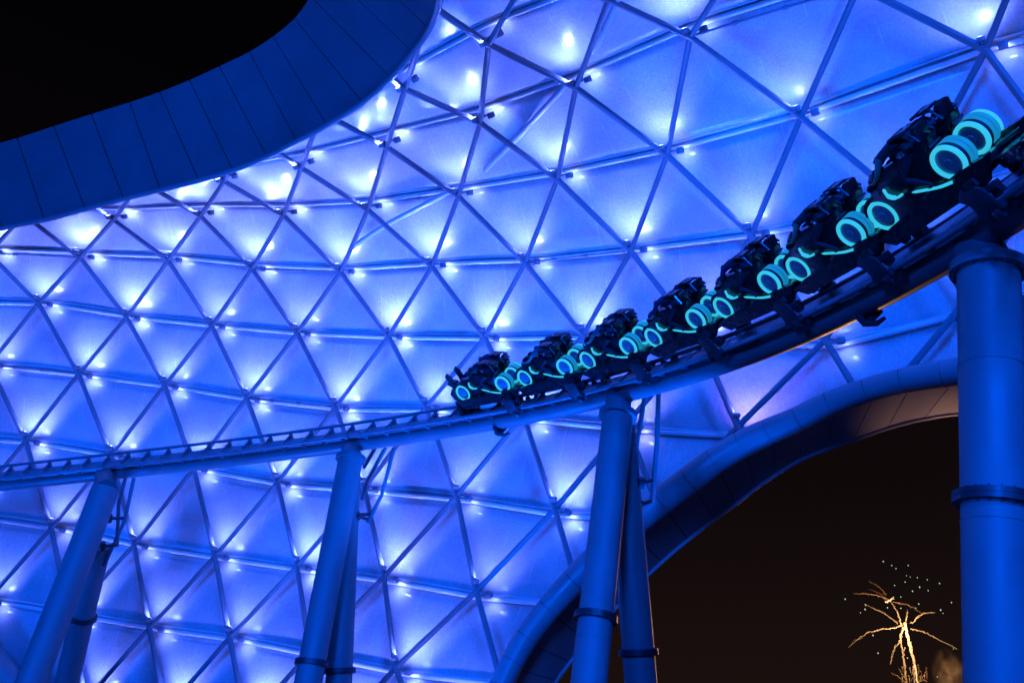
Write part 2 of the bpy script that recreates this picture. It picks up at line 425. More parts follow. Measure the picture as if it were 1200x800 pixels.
for (d_, r, c, p) in nodes:
    P, R, U, Nn = [q[0] for q in lat_frame((r, c))]
    mw = Matrix(((R[0],U[0],Nn[0],P[0]),(R[1],U[1],Nn[1],P[1]),(R[2],U[2],Nn[2],P[2]),(0,0,0,1)))
    if mw.to_3x3().determinant() < 0:
        mw = Matrix(((-R[0],U[0],Nn[0],P[0]),(-R[1],U[1],Nn[1],P[1]),(-R[2],U[2],Nn[2],P[2]),(0,0,0,1)))
    if -20 < p[0] < 1220 and -20 < p[1] < 820:
        if first: h, l = hb0, lb0; first = False
        else:
            h = hb0.copy(); C.objects.link(h); l = lb0.copy(); C.objects.link(l); l.parent = h; l.matrix_parent_inverse = Matrix()
        h.parent = canopy; h.matrix_parent_inverse = Matrix(); h.matrix_local = canopy_inv @ mw
    Rv, Uv, Nv = Vector(R), Vector(U), Vector(Nn); Pv = Vector(P)
    rnd = random.uniform(.6, 1.35)
    warm = max(0, 1-math.hypot(p[0]-830, p[1]-510)/170)
    col = (float(np.interp(p[0]-.6*p[1], [200,800], [.118,.108]))+.06*warm, (.168-.04*warm), 1.)
    rnd *= float(np.interp(r, [-2,2,4,6], [1.2,1.15,.95,.8]))*float(np.interp(p[0]-.6*p[1], [350,800], [1.,.45]))
    spot('uplight', Pv+Uv*.56+Nv*(-.22)-Rv*.06, Nv*.52+Uv*.86+Rv*random.uniform(-.14,.14), LAMP_UP*rnd, col, 150)
    spot('downlight', Pv+Rv*.56-Uv*.1+Nv*.47, Nv*.8-Uv*.5, LAMP_DN*rnd, col, 140, .08)

# --- edge fascia at the upper left: a deep clad band with open joints
def fas_pt(i, t, lift=0.):
    a, b = FL[i], FU[i]; x_, y_ = a[0]+(b[0]-a[0])*t, a[1]+(b[1]-a[1])*t
    return at(x_, y_, can_d(*a)-1.6+2.6*t+lift)
lo = spline([fas_pt(i,0) for i in range(len(FL))], 6); hi = spline([fas_pt(i,1) for i in range(len(FL))], 6)
mb = MB(); gap = .012
for i in range(len(FL)-1):
    seg = []
    for k in range(7):
        a = lo[i*6+k]; b = hi[i*6+k]; seg.append((a, b))
    # trim the ends to leave a joint
    (a0,b0),(a1,b1) = seg[0], seg[1]; seg[0] = (a0.lerp(a1,.11), b0.lerp(b1,.11))
    (a0,b0),(a1,b1) = seg[-1], seg[-2]; seg[-1] = (a0.lerp(a1,.11), b0.lerp(b1,.11))
    V = []; fs = []
    for (a, b) in seg:
        n = (b-a).cross(seg[-1][0]-seg[0][0]).normalized()
        if n.dot(a-Vector((0,0,CAMZ))) < 0: n = -n
        V += [a, b, b+n*.12, a+n*.12]
    for k in range(6):
        for q in range(4): fs.append((k*4+q, k*4+(q+1) % 4, k*4+4+(q+1) % 4, k*4+4+q))
    fs += [(0,1,2,3), (24,25,26,27)]
    mb.add(V, fs)
mb.build('fascia', M['fascia'], canopy, True, 30)
mb = MB(); V = []; fs = []
for k, (a, b) in enumerate(zip(lo, hi)):
    n = (b-a).cross(lo[min(k+1,len(lo)-1)]-lo[max(k-1,0)]).normalized()
    if n.dot(a-Vector((0,0,CAMZ))) < 0: n = -n
    q = a.lerp(b,.01); s_ = b.lerp(a,.01)
    V += [q+n*.11, s_+n*.11, s_+n*.3, q+n*.3]
for k in range(len(lo)-1):
    for q in range(4): fs.append((k*4+q, k*4+(q+1) % 4, k*4+4+(q+1) % 4, k*4+4+q))
mb.add(V, fs); mb.build('fascia_backing', M['joint'], canopy, True, 30)
mb = MB(); mb.tube([p for p in lo], .13, 8); mb.build('fascia_lip', M['paint'], canopy)

# --- arch at the lower right: jointed edge tube and the clad soffit behind it
ar_c = [at(x_, y_, can_d(x_, y_)-.9) for x_, y_ in ATm]
ar_r = [.5*math.dist(a,b)/F*(can_d(*m)-.9)*1.0 for a, b, m in zip(AT, AB, ATm)]
cen = spline(ar_c, 5); rad = [float(np.interp(i/5, range(len(ar_r)), ar_r)) for i in range(len(cen))]
mb = MB()
for i in range(len(ATm)-1):
    seg = cen[i*5:i*5+6]; rr = rad[i*5:i*5+6]
    seg = [seg[0].lerp(seg[1],.05)]+seg[1:-1]+[seg[-1].lerp(seg[-2],.05)]
    mb.tube(seg, rr, 24)
mb.build('arch_edge_tube', M['archpaint'], canopy)
mb = MB(); mb.tube(cen, [q*.965 for q in rad], 20); mb.build('tube_core', M['joint'], canopy)
so_i = spline([at(x_, y_, can_d(*m)-.55) for (x_, y_), m in zip(AB, ATm)], 5)
so_o = spline([at(x_, y_, can_d(*m)+2.2) for (x_, y_), m in zip(AS, ATm)], 5)
mb = MB()
for i in range(len(AB)-1):
    V = []; fs = []
    for k in range(6):
        a, b = so_i[i*5+k], so_o[i*5+k]
        if k == 0: a, b = a.lerp(so_i[i*5+1],.07), b.lerp(so_o[i*5+1],.07)
        if k == 5: a, b = a.lerp(so_i[i*5+4],.07), b.lerp(so_o[i*5+4],.07)
        n = (b-a).cross(so_i[i*5+5]-so_i[i*5]).normalized()
        if n.z < 0: n = -n
        V += [a, b, b+n*.1, a+n*.1]
    for k in range(5):
        for q in range(4): fs.append((k*4+q, k*4+(q+1) % 4, k*4+4+(q+1) % 4, k*4+4+q))
    fs += [(0,1,2,3), (20,21,22,23)]
    mb.add(V, fs)
mb.build('arch_soffit', M['soffit'], canopy, True, 30)
mb = MB(); V = []; fs = []
for a, b in zip(so_i, so_o):
    V += [a+Vector((0,0,.16)), b+Vector((0,0,.16)), b+Vector((0,0,.3)), a+Vector((0,0,.3))]
for k in range(len(so_i)-1):
    for q in range(4): fs.append((k*4+q, k*4+(q+1) % 4, k*4+4+(q+1) % 4, k*4+4+q))
mb.add(V, fs); mb.build('soffit_backing', M['joint'], canopy, True, 30)
mb = MB(); mb.tube(so_o, .11, 8); mb.build('soffit_rim', M['soffit'], canopy)
# --- second edge tube, just showing in the lower left corner
bl = spline([at(x_, y_, 47.5) for x_, y_ in [(-150,640)]+BLm], 5)
mb = MB(); mb.tube(bl, .85, 20); mb.build('edge_tube', M['archpaint'], canopy)

# ================================================================== TRACK
SPN = [(-120,580,50.5),(0,565,49),(130,554,47.3),(300,534,44.8),(420,516,42.6),(520,502,40.2),(620,486,36.8),(700,467,33.8),(800,437,29.8),(900,402,26),(1000,359,22.3),(1100,298,19.2),(1200,235,16.6),(1300,165,14.4)]
LAT = np.array([(.2,.5,.84)]*4+[(.25,.47,.84),(.35,.42,.83),(.42,.38,.82),(.46,.4,.79),(.5,.42,.75),(.55,.46,.69),(.6,.5,.63),(.64,.52,.58),(.66,.53,.56),(.66,.53,.56)])
spn = np.array([((x_-600)/F*d, (400-y_)/F*d, d) for x_, y_, d in SPN])
cl = np.r_[0, np.cumsum(np.linalg.norm(np.diff(spn,axis=0),axis=1))]; uu = cl/cl[-1]
CS, CA = np.polyfit(uu, spn, 5), np.polyfit(uu, LAT, 4)
pv = lambda K, u: sum(K[k]*u**(len(K)-1-k) for k in range(len(K)))
_us = np.linspace(-.02, 1.03, 4001); _pp = np.array([pv(CS,q) for q in _us]); _sl = np.cumsum(np.r_[0, np.linalg.norm(np.diff(_pp,axis=0),axis=1)])
_sl -= np.interp(0, _us, _sl)
S0, S1 = float(_sl[0]), float(_sl[-1])
def hcar(s): return float(np.interp(s, [0,44,50,57,61,65], [.75,.75,.72,.64,.52,.42]))+.14   # level the cars ride at
def hrail(s): return float(np.interp(s, [0,35,42,50,57,65], [.75,.75,.60,.55,.48,.40]))   # rails above spine centre
def tframe(s):
    u = float(np.interp(s, _sl, _us)); p = pv(CS,u); T = pv(CS,u+1e-4)-pv(CS,u-1e-4); T = T/np.linalg.norm(T)
    A = pv(CA,min(max(u,0),1)); A = A-T*(A@T); A = A/np.linalg.norm(A)
    Tw, Aw = dirw(T).normalized(), dirw(A).normalized()
    return c2w(p), Tw, Aw, Tw.cross(Aw).normalized()
def trk(s, y=0., z=0.):           # point on the track section: y lateral, z above the rails
    p, T, A, U = tframe(s); return p+A*y+U*(hrail(s)+z)
track = empty('coaster_track', (0,38,0), 'curving blue steel coaster track with a round spine carrying the glowing train', 'track')
ss = np.arange(S0, S1, .5)
mb = MB(); mb.tube([tframe(s)[0] for s in ss], .44, 20); mb.build('spine', M['spine'], track)
for y in (-.62, .62):
    mb = MB(); mb.tube([trk(s,y) for s in ss], .085, 10); mb.build('rail', M['rail'], track)
# bed plate over the spine
mb = MB(); V = []; fs = []
for s in ss:
    p, T, A, U = tframe(s); q = p+U*.43
    V += [q-A*.42, q+A*.42, q+A*.42+U*.05, q-A*.42+U*.05]
for k in range(len(ss)-1):
    for q in range(4): fs.append((k*4+q, k*4+(q+1) % 4, k*4+4+(q+1) % 4, k*4+4+q))
mb.add(V, fs); mb.build('bed_plate', M['rail'], track, True, 30)
s = S0+.4
while s < S1-.3:
    p, T, A, U = tframe(s); h = hrail(s); mb = MB()
    b0 = p+A*.30+U*.25; t0 = p+A*.6+U*(h-.05)          # a tapered gusset up to the outer rail, a slim bracket to the inner one
    poly = [b0-T*.22, b0+T*.22, t0+T*.07, t0-T*.07]; n = (t0-b0).cross(T).normalized()
    mb.prism([q-n*.05 for q in poly], n*.1)
    mb.tube([p-A*.30+U*.30, p-A*.6+U*(h-.06)], .06, 6)
    mb.tube([p-A*.2+U*(h-.10), p+A*.55+U*(h-.10)], .06, 8)
    mb.build('tie', M['spine'], track); s += 1.28
# clamps that hang under the spine
for s_ in (38.6, 58.2):
    p, T, A, U = tframe(s_); mb = MB()
    mb.box(p-A*.1-U*.5, .45, .5, .16, T, A, U, ch=.2)
    mb.tube([p-A*.45-U*.1+T*.1, p-A*.5-U*.45+T*.15, p-A*.38-U*.62+T*.35, p-A*.3-U*.6+T*.6], [.1,.1,.08,.05], 8)
    mb.build('sensor_clamp', M['darksteel'], track)

# ------------------------------------------------------------------ supports
def ring_flange(mb, c, ax, r, w=.11, t=.14, bolts=20):
    ax = Vector(ax).normalized(); c = Vector(c); mb.annulus(c-ax*w, ax, r*.98, r+t, w*.94, 36); mb.annulus(c, ax, r*.98, r+t, w*.94, 36)
    ref = Vector((1,0,0)); ref = (ref-ax*ref.dot(ax)).normalized(); q = ax.cross(ref)
    for i in range(bolts):
        a = 2*PI*i/bolts; d = ref*math.cos(a)+q*math.sin(a); o = c+d*(r+t*.55)
        mb.tube([o-ax*(w+.03), o+ax*(w+.03)], .02, 6)
def leg_pts(top, bot):             # continue the leg down to the ground
    a, b = at(*top), at(*bot); t = a.z/(a.z-b.z); return a, a.lerp(b, t)
def support(label, legs, saddle, conduit):
    base = leg_pts(*legs[0][:2])[1]
    root = empty('track_support', (base.x, base.y, 0), label, 'support column', 'tubular supports that carry the coaster track')
    for (top, bot, r, fl) in legs:
        a, b = leg_pts(top, bot); mb = MB(); mb.tube([a, a.lerp(b,.5), b], r, 32); lg = mb.build('leg', M['paint'], root)
        ax = (a-b).normalized()
        for q in np.arange(2.2, (a-b).length-.5, 3.1): mb = MB(); mb.annulus(a-ax*q, ax, r*.99, r+.012, .03, 32); mb.build('weld_bead', M['paint'], lg)
        for t in fl:
            mb = MB(); ring_flange(mb, a.lerp(b,t), ax, r); mb.build('flange', M['darksteel'] if t > .02 else M['spine'], lg)
        mb = MB(); mb.annulus(b+Vector((0,0,.002)), (0,0,1), .02, r+.45, .06, 28); mb.build('foot_plate', M['darksteel'], lg)
    if saddle:
        s_, r = saddle; p, T, A, U = tframe(s_); a = at(*legs[0][0]); mb = MB()
        mb.tube([a-(p-a).normalized()*.25, a.lerp(p,.55), p], [r*1.0, r*.93, r*.8], 28); mb.build('saddle', M['spine'], root)
    for pts, br in conduit:
        mb = MB(); mb.tube([at(*q) for q in pts], .1, 8)
        cd = mb.build('conduit', M['spine'], root)
        for (q0, q1) in br:
            mb = MB(); a, b = at(*q0), at(*q1); mb.tube([a, b], .09, 6); d = (b-a).normalized()
            mb.box(b, .28, .3, .45, d, d.orthogonal().normalized(), d.cross(d.orthogonal().normalized()), ch=.15)
            mb.build('bracket', M['darksteel'], cd)
support('leaning A-frame track support with two splayed tubular legs nearest the left end of the track',
    [((124,572,45.3),(36,800,40.5),.70,[]), ((116,640,46.2),(78,800,46.5),.62,[.35])],
    (14.2,.6),
    [([(157,560,46),(146,610,46),(122,662,46)], [((146,607,46),(128,607,45.6)),((136,638,46),(120,640,45.6)),((122,661,46),(108,655,45.8))]),
     ([(148,556,47.2),(139,590,47.2),(137,640,47.2)], [])])
support('tubular track support whose two legs close into one column left of the train nose',
    [((411,537,41.8),(361,800,36.5),.60,[.0,.72]), ((408,560,42.2),(397,800,38.5),.60,[.72])],
    (29.7,.52),
    [([(462,524,42),(447,580,42),(431,612,42)], [((430,608,42),(418,604,41.4)),((433,602,42),(418,603,41.4))]),
     ([(452,524,43),(432,560,43),(424,585,43)], []), ([(440,524,43.5),(426,548,43.5)], [])])
support('tall A-frame track support under the middle of the train, standing before the dark arch opening',
    [((724,486,32.3),(690,800,27),.58,[.0,.62]), ((727,500,33.6),(751,800,30.6),.585,[.69])],
    (45.8,.52),
    [([(772,452,33),(770,520,33),(764,588,33)], [((765,563,33),(750,566,32.6)),((763,587,33),(748,592,32.6))]),
     ([(758,452,34),(746,520,34),(744,560,34)], [])])
support('massive tubular track support at the right edge with bolted collars, thickest of the supports',
    [((1158,316,17.6),(1173,800,14.6),.585,[.0,.475]), ((1175,350,18.0),(1262,800,17.5),.58,[])],
    (62.4,.52), [])

# ================================================================== TRAIN
CEN = [39.3, 43.22, 47.18, 51.22, 55.28, 59.17, 62.9]
TILT = [0]*7
train = empty('coaster_train', trk(CEN[3]), 'long black coaster train of paired lightcycle seats with glowing cyan wheel rings, climbing the track', 'coaster train')
train_inv = train.matrix_world.inverted()
def tmat(s):
    _, T, A, U = tframe(s); o = trk(s, 0, hcar(s)-hrail(s))
    return Matrix(((T.x,A.x,U.x,o.x),(T.y,A.y,U.y,o.y),(T.z,A.z,U.z,o.z),(0,0,0,1)))
WZ = .95; WR = .385; XA, XB = 1.2, -1.2; LY = .40
def cyc_body(mb, y):
    # side silhouette of the fairing, swept across the width with a narrower crown
    prof = [(-1.62,.78),(-1.45,.60),(-.5,.50),(.6,.50),(.82,.62),(.80,1.0),(.88,1.22),(1.10,1.42),(1.22,1.58),(.95,1.62),(.45,1.60),(.1,1.66),(-.30,1.70),(-.62,1.80),(-.82,1.72),(-1.05,1.46),(-1.45,1.24),(-1.64,1.0)]
    ws = [(-.19,.88),(-.13,1.0),(.13,1.0),(.19,.88)]
    V = []; fs = []; n = len(prof); cx, cz = 0, 1.0
    for (dy, k) in ws: V += [(cx+(x_-cx)*k, y+dy, cz+(z_-cz)*k) for x_, z_ in prof]
    for l in range(3):
        for i in range(n): fs.append((l*n+i, l*n+(i+1) % n, l*n+n+(i+1) % n, l*n+n+i))
    fs += [tuple(range(n-1,-1,-1)), tuple(range(3*n, 4*n))]
    mb.add(V, fs)
    mb.tube([(-.74,y-.28,1.60),(-.78,y-.1,1.68),(-.78,y+.1,1.68),(-.74,y+.28,1.60)], .03, 8)         # handlebar
    mb.box((1.08,y,1.74), .12, .42, .36, (.9,0,-.43), (0,1,0), (.43,0,.9), ch=.25)                  # hip pad
    for bx, bz, an, ln in ((.80,1.98,.2,.34),(.55,2.03,.05,.26)):                                    # hinged back restraint
        mb.box((bx,y,bz), ln, .34, .07, (math.cos(an),0,-math.sin(an)), (0,1,0), (math.sin(an),0,math.cos(an)), ch=.2)
    for q in (-.24,.24): mb.tube([(1.12,y+q,1.6),(1.0,y+q*.8,1.90),(.6,y+q*.7,2.03)], .035, 6)
    pr_ = random.Random(int(y*100))
    for k in range(11):                                                                              # vanes and guards along the cowl
        a_ = pr_.uniform(-.9,.5); x_ = -.75+k*.17
        mb.box((x_, y+pr_.choice((-.22,.22,-.16,.16)), 1.62+.22*math.sin(k/10*PI)+pr_.uniform(-.08,.1)), pr_.uniform(.2,.34), .035, pr_.uniform(.09,.15), (math.cos(a_),.15,-math.sin(a_)), (0,1,0), (math.sin(a_),0,math.cos(a_)), ch=.25)
    for q in (-.25,.25): mb.box((.35,y+q,.72), .5, .1, .08, ch=.3)                                   # foot pegs
    # mudguards over the wheels, with a broken outline
    for xw, a0, a1 in ((XB, .2, 2.7), (XA, 1.75, 2.5)):
        pts = [(xw+math.cos(a)*.46, y, WZ+math.sin(a)*.46) for a in np.linspace(a0, a1, 8)]
        for p, q in zip(pts[:-1], pts[1:]):
            mid = (Vector(p)+Vector(q))/2; d = (Vector(q)-Vector(p)); mb.box(mid, d.length*1.15, .36, .05, d.normalized(), (0,1,0), d.normalized().cross(Vector((0,1,0))))
def bogie(mb, x, dz=-.25):
    mb.box((x,0,.36), .34, 1.5, .2, ch=.2)
    for sg in (-1,1):
        y = .62*sg
        mb.box((x,y+.22*sg,.12+dz/2), .50, .10, .62, ch=.35); mb.box((x+.1,y+.24*sg,-.14+dz), .22, .12, .26, ch=.3); mb.box((x,y,.34+dz), .75, .22, .14, ch=.2)
        mb.box((x-.3,y+.05*sg,.2), .3, .2, .3, (.8,0,.6), (0,1,0), (-.6,0,.8), ch=.2)
        for dx in (-.26,.26):
            mb.tube([(x+dx,y-.07,.205+dz),(x+dx,y+.07,.205+dz)], .12, 14)            # road wheels
            mb.tube([(x+dx,y-.06,-.19+dz),(x+dx,y+.06,-.19+dz)], .10, 12)            # up-stop wheels
            mb.tube([(x+dx,y+.18*sg,-.07+dz),(x+dx,y+.18*sg,.07+dz)], .09, 12)       # side wheels
def build_car():
    mb = MB()
    mb.box((0,0,.50), 3.5, 1.15, .16, ch=.15)
    mb.box((0,0,.42), 2.6, .5, .2, ch=.2)
    for sg in (-1,1):
        mb.prism([(-1.5,.50*sg,.26),(1.5,.50*sg,.18),(1.95,.50*sg,.62),(1.2,.50*sg,.70),(-1.2,.50*sg,.66),(-1.86,.50*sg,.58)], (0,.18*sg,0))
        mb.box((.1,.69*sg,.60), 2.2, .03, .03)
    mb.tube([(1.7,0,.5),(2.3,0,.5)], .09, 10)
    car = mb.build('car', M['black'])
    for xb in (1.25,): mb = MB(); bogie(mb, xb); mb.build('bogie', M['darksteel'], car)
    for y in (-LY, LY):
        sg = -1 if y < 0 else 1
        mb = MB(); cyc_body(mb, y); mb.build('cycle_body', M['black'], car, True, 35)
        for x in (XA, XB):
            wd = .20 if x == XA else .17
            mb = MB(); ax = Vector((0,1,0)); prof = [(.20,-wd),(.33,-wd),(.36,-wd+.05),(.37,-wd+.12),(.37,wd-.12),(.36,wd-.05),(.33,wd),(.20,wd)]
            V = []; n = 36
            for r_, h in prof: V += [(x+math.cos(2*PI*i/n)*r_, y+h, WZ+math.sin(2*PI*i/n)*r_) for i in range(n)]
            fs = [(k*n+i, k*n+(i+1) % n, k*n+n+(i+1) % n, k*n+n+i) for k in range(len(prof)-1) for i in range(n)]
            fs += [tuple(range(n-1,-1,-1)), tuple(range((len(prof)-1)*n, len(prof)*n))]
            mb.add(V, fs); mb.build('tyre', M['rubber'], car)
            for s2 in ((-1,) if sg < 0 else (-1, 1)):
                mb = MB(); V = []; prof = [(.285,0),(.30,.035),(.345,.045),(.37,.025),(.38,-.03),(.35,-.05),(.295,-.04)]
                for r_, h in prof: V += [(x+math.cos(2*PI*i/48)*r_, y+s2*(wd+.02+h), WZ+math.sin(2*PI*i/48)*r_) for i in range(48)]
                k_ = len(prof)
                fs = [(k*48+i, k*48+(i+1) % 48, ((k+1) % k_)*48+(i+1) % 48, ((k+1) % k_)*48+i) for k in range(k_) for i in range(48)]
                mb.add(V, fs); mb.build('light_ring', M['cyan'], car)
                mb = MB(); V = []; prof = [(.290,-.01),(.21,.015),(.09,.02),(.07,.04),(.0001,.045)]
                for r_, h in prof: V += [(x+math.cos(2*PI*i/32)*r_, y+s2*(wd+.01+h), WZ+math.sin(2*PI*i/32)*r_) for i in range(32)]
                fs = [(k*32+i, k*32+(i+1) % 32, k*32+32+(i+1) % 32, k*32+32+i) for k in range(len(prof)-1) for i in range(32)]
                mb.add(V, fs); mb.build('hub_disc', M['disc'], car)
            if x == XA:
                for h in (-.045, .08):
                    mb = MB(); n = 26; V = []; fs = []
                    aa = np.linspace(-1.15, 1.75, n)
                    for a in aa:
                        for r_, hh in ((.372,-.052),(.388,-.047),(.388,.047),(.372,.052)): V.append((x+math.cos(a)*r_, y+h+hh, WZ+math.sin(a)*r_))
                    for k in range(n-1):
                        for q in range(4): fs.append((k*4+q, k*4+(q+1) % 4, k*4+4+(q+1) % 4, k*4+4+q))
                    fs += [(0,1,2,3), ((n-1)*4,(n-1)*4+1,(n-1)*4+2,(n-1)*4+3)]
                    mb.add(V, fs); mb.build('tread_light', M['teal'], car)
        yo = y+sg*.29
        mb = MB(); mb.tube(spline([(XA-.22,yo+sg*.02,WZ-.33),(XA-.6,yo,WZ-.24),(XA-1.2,yo-sg*.03,WZ+.0)],5), [.035]*5+[.032]*5+[.012], 8); mb.build('side_light', M['cyan'], car)
        mb = MB(); cpts = spline([(XB+1.0,yo-sg*.02,WZ+.10),(XB+.78,yo-sg*.03,WZ+.12),(XB+.63,yo-sg*.04,WZ+.26),(XB+.66,yo-sg*.06,WZ+.44)],5)
        mb.tube(cpts, [.012]+[.03]*5+[.05]*5+[.035]*4+[.01], 8); mb.build('crescent_light', M['cyan'], car)
    return car
car0 = build_car()
cars = []
for i, s in enumerate(CEN):
    if i == 0: o = car0
    else:
        o = car0.copy(); C.objects.link(o)
        for ch in car0.children:
            d = ch.copy(); C.objects.link(d); d.parent = o; d.matrix_parent_inverse = Matrix()
    o.parent = train; o.matrix_parent_inverse = Matrix(); o.matrix_local = train_inv @ tmat(s); cars.append(o)
# nose piece in front of the first car: pointed cowl with upright fins
mb = MB()
for y in (-LY, LY):
    mb.prism([(-1.55,y-.2,.6),(-1.85,y-.2,.72),(-1.95,y-.2,1.0),(-1.75,y-.2,1.22),(-1.5,y-.2,1.3)], (0,.4,0))
mb.prism([(-1.6,-.2,1.0),(-1.95,-.2,1.1),(-2.25,-.2,1.34),(-2.2,-.2,1.42),(-1.9,-.2,1.3)], (0,.4,0))
for y in (-.34, .34):
    mb.prism([(-1.6,y-.05,1.15),(-1.85,y-.05,1.15),(-1.95,y-.05,1.8),(-1.82,y-.05,1.92),(-1.68,y-.05,1.75)], (0,.1,0))
mb.box((-1.75,0,.5), .5, 1.2, .3, ch=.25)
mb.box((-1.85,0,.05), .3, 1.3, .7, ch=.25)
nose = mb.build('nose_cowl', M['black']); nose.parent = train; nose.matrix_local = train_inv @ tmat(CEN[0])
# tail piece behind the last car
mb = MB(); mb.box((2.9,0,.32), 2.2, 1.1, .3, ch=.2); mb.box((3.1,-.3,.48), 1.6, .4, .2, (.98,0,.17), (0,1,0), (-.17,0,.98), ch=.3); mb.box((3.1,.3,.48), 1.4, .4, .2, ch=.3)
for k in range(14):
    x_, y_ = random.uniform(2.2,4.0), random.uniform(-.55,.55); mb.box((x_,y_,.56+random.uniform(-.12,.10)), .4, .05, .16, (.9,.1,.42), (0,1,0), (-.42,0,.9), ch=.2)
bogie(mb, 2.9)
tail = mb.build('tail_cowl', M['black']); tail.parent = train; tail.matrix_local = train_inv @ tmat(CEN[6])

# ================================================================== RIDERS
def make_rider(name, lean, headturn, mats, seed):
    """one skinned figure lying forward over the cycle, facing -x; origin at the rails' level under it"""
    rs = random.Random(seed); z0 = 0
    V = []; R = []; E = []; tagm = []
    def v(p, r, m, par=None):
        V.append(Vector(p)); R.append(r); tagm.append(m)
        if par is not None: E.append((par, len(V)-1))
        return len(V)-1
    L = lean
    pel = v((.74,0,1.66), (.19,.17), 1)
    sp1 = v((.50,0,1.84+L*.5), (.18,.16), 0, pel); sp2 = v((.22,0,1.90+L), (.195,.16), 0, sp1)
    ch = v((-.02,0,1.88+L*1.3), (.20,.16), 0, sp2)
    nk = v((-.18,0,1.84+L*1.2), (.08,.08), 2, ch)
    hx = headturn
    h1 = v((-.25,hx*.02,1.80+L*1.2), (.10,.11), 2, nk); h2 = v((-.31,hx*.04,1.79+L*1.2), (.11,.125), 2, h1); h3 = v((-.35,hx*.05,1.86+L*1.2), (.09,.10), 2, h2)
    nose = v((-.43,hx*.07,1.74+L*1.2), (.016,.016), 2, h2)
    for sg in (-1, 1):
        sh = v((-.04,.20*sg,1.86+L*1.3), (.09,.09), 0, ch); el = v((-.30,.29*sg,1.66+L*.5), (.06,.06), 2 if rs.random() < .7 else 0, sh)
        wr = v((-.60,.25*sg,1.60), (.038,.038), 2, el); pa = v((-.69,.245*sg,1.63), (.036,.024), 2, wr)
        for q in range(4):
            f1 = v((-.765,.21*sg+.022*q*sg,1.655), (.0095,.0095), 2, pa); f2 = v((-.80+.004*q,.21*sg+.022*q*sg,1.625), (.0088,.0088), 2, f1)
            v((-.775,.21*sg+.022*q*sg,1.595), (.008,.008), 2, f2)
        t1 = v((-.70,.20*sg,1.625), (.011,.011), 2, pa); v((-.745,.19*sg,1.60), (.009,.009), 2, t1)
        hp = v((.68,.13*sg,1.58), (.12,.12), 1, pel); kn = v((.12,.27*sg,1.25), (.08,.08), 1, hp)
        an = v((.52,.27*sg,.86), (.045,.045), 1, kn); he = v((.56,.27*sg,.80), (.042,.042), 3, an); v((.36,.27*sg,.785), (.036,.03), 3, he)
    me = bpy.data.meshes.new('tmp'); me.from_pydata(V, E, []); o = bpy.data.objects.new('tmp', me); C.objects.link(o)
    md = o.modifiers.new('s', 'SKIN'); 
    sv = me.skin_vertices[0].data
    for i, r in enumerate(R): sv[i].radius = r; sv[i].use_root = (i == 0)
    md.branch_smoothing = .3; sb = o.modifiers.new('b', 'SUBSURF'); sb.levels = 1; sb.render_levels = 1
    bpy.context.view_layer.update()
    ev = o.evaluated_get(bpy.context.evaluated_depsgraph_get()); nm = bpy.data.meshes.new_from_object(ev)
    bpy.data.objects.remove(o)
    nm.materials.clear()
    for m_ in mats: nm.materials.append(m_)
    segs = [(V[a], V[b], tagm[b]) for a, b in E]
    for p in nm.polygons:
        c = p.center; best = 9; mi = 0
        for a, b, t in segs:
            d = b-a; k = max(0, min(1, (c-a).dot(d)/max(d.length_squared,1e-9))); q = (c-(a+d*k)).length
            if q < best: best = q; mi = t
        p.material_index = mi
    nm.name = name; nm.shade_smooth()
    o = bpy.data.objects.new(name, nm); C.objects.link(o)
    # hair: a tufted cap over the skull; eyes and ears
    hb_ = MB(); hc = V[h2]; top = V[h3]
    for k in range(70):
        a = rs.uniform(0, 2*PI); b = rs.uniform(-.2, 1.2)
        d = Vector((math.cos(a)*math.cos(b), math.sin(a)*math.cos(b)*.95, math.sin(b)))
        if d.x < -.35 and d.z < .45: continue
        q = hc+Vector((.02,0,.03))+d*.098; t = (d*.5+Vector((.8,rs.uniform(-.3,.3),rs.uniform(-.4,.3)))).normalized()
        hb_.tube([q-d*.03, q+t*.04, q+t*.08], [.035,.03,.008], 5)
    hb_.build('hair', M['hair'], o)
    for sg in (-1,1):
        eb = MB(); c = hc+Vector((-.105,sg*.04,.02)); eb.tube([c, c+Vector((-.012,0,0))], .014, 8); eb.build('eye', M['rubber'], o)
    return o
def cloth(name, col): return weather(mat(name, col, .85), 5., .7, 1.15)
tops = [cloth('black_top', (.014,.014,.018)), cloth('dark_grey_top', (.04,.04,.045)), cloth('navy_top', (.02,.025,.06)), cloth('grey_blue_top', (.10,.11,.14))]
jeans = cloth('dark_jeans', (.018,.02,.035)); shoes = cloth('dark_shoes', (.03,.03,.03))
protos = [make_rider('person', l, t, [tp, jeans, M['skin'], shoes], k) for k, (l, t, tp) in enumerate([(.0,-1,tops[0]),(.03,0,tops[1]),(.05,1,tops[2]),(-.02,-2,tops[3])])]
WORD = ['front', 'second', 'third', 'fourth', 'fifth', 'sixth', 'rearmost']
look = ['in a black top', 'in a dark grey top', 'in a navy top', 'in a grey-blue top']
seen = set()
for i, s in enumerate(CEN):
    for j, y in enumerate((-LY, LY)):
        k = (i*3+j*2+(i//2)) % 4; pr = protos[k]
        if k not in seen: o = pr; seen.add(k)
        else:
            o = pr.copy(); C.objects.link(o)
            for ch in pr.children: d = ch.copy(); C.objects.link(d); d.parent = o; d.matrix_parent_inverse = Matrix()
        o.matrix_world = tmat(s) @ Matrix.Translation((0, y, 0))
        tag(o, f"rider {look[k]} bent over the {WORD[i]} car's {'nearer' if j == 0 else 'farther'} cycle", 'person', 'riders bent forward on the coaster train')

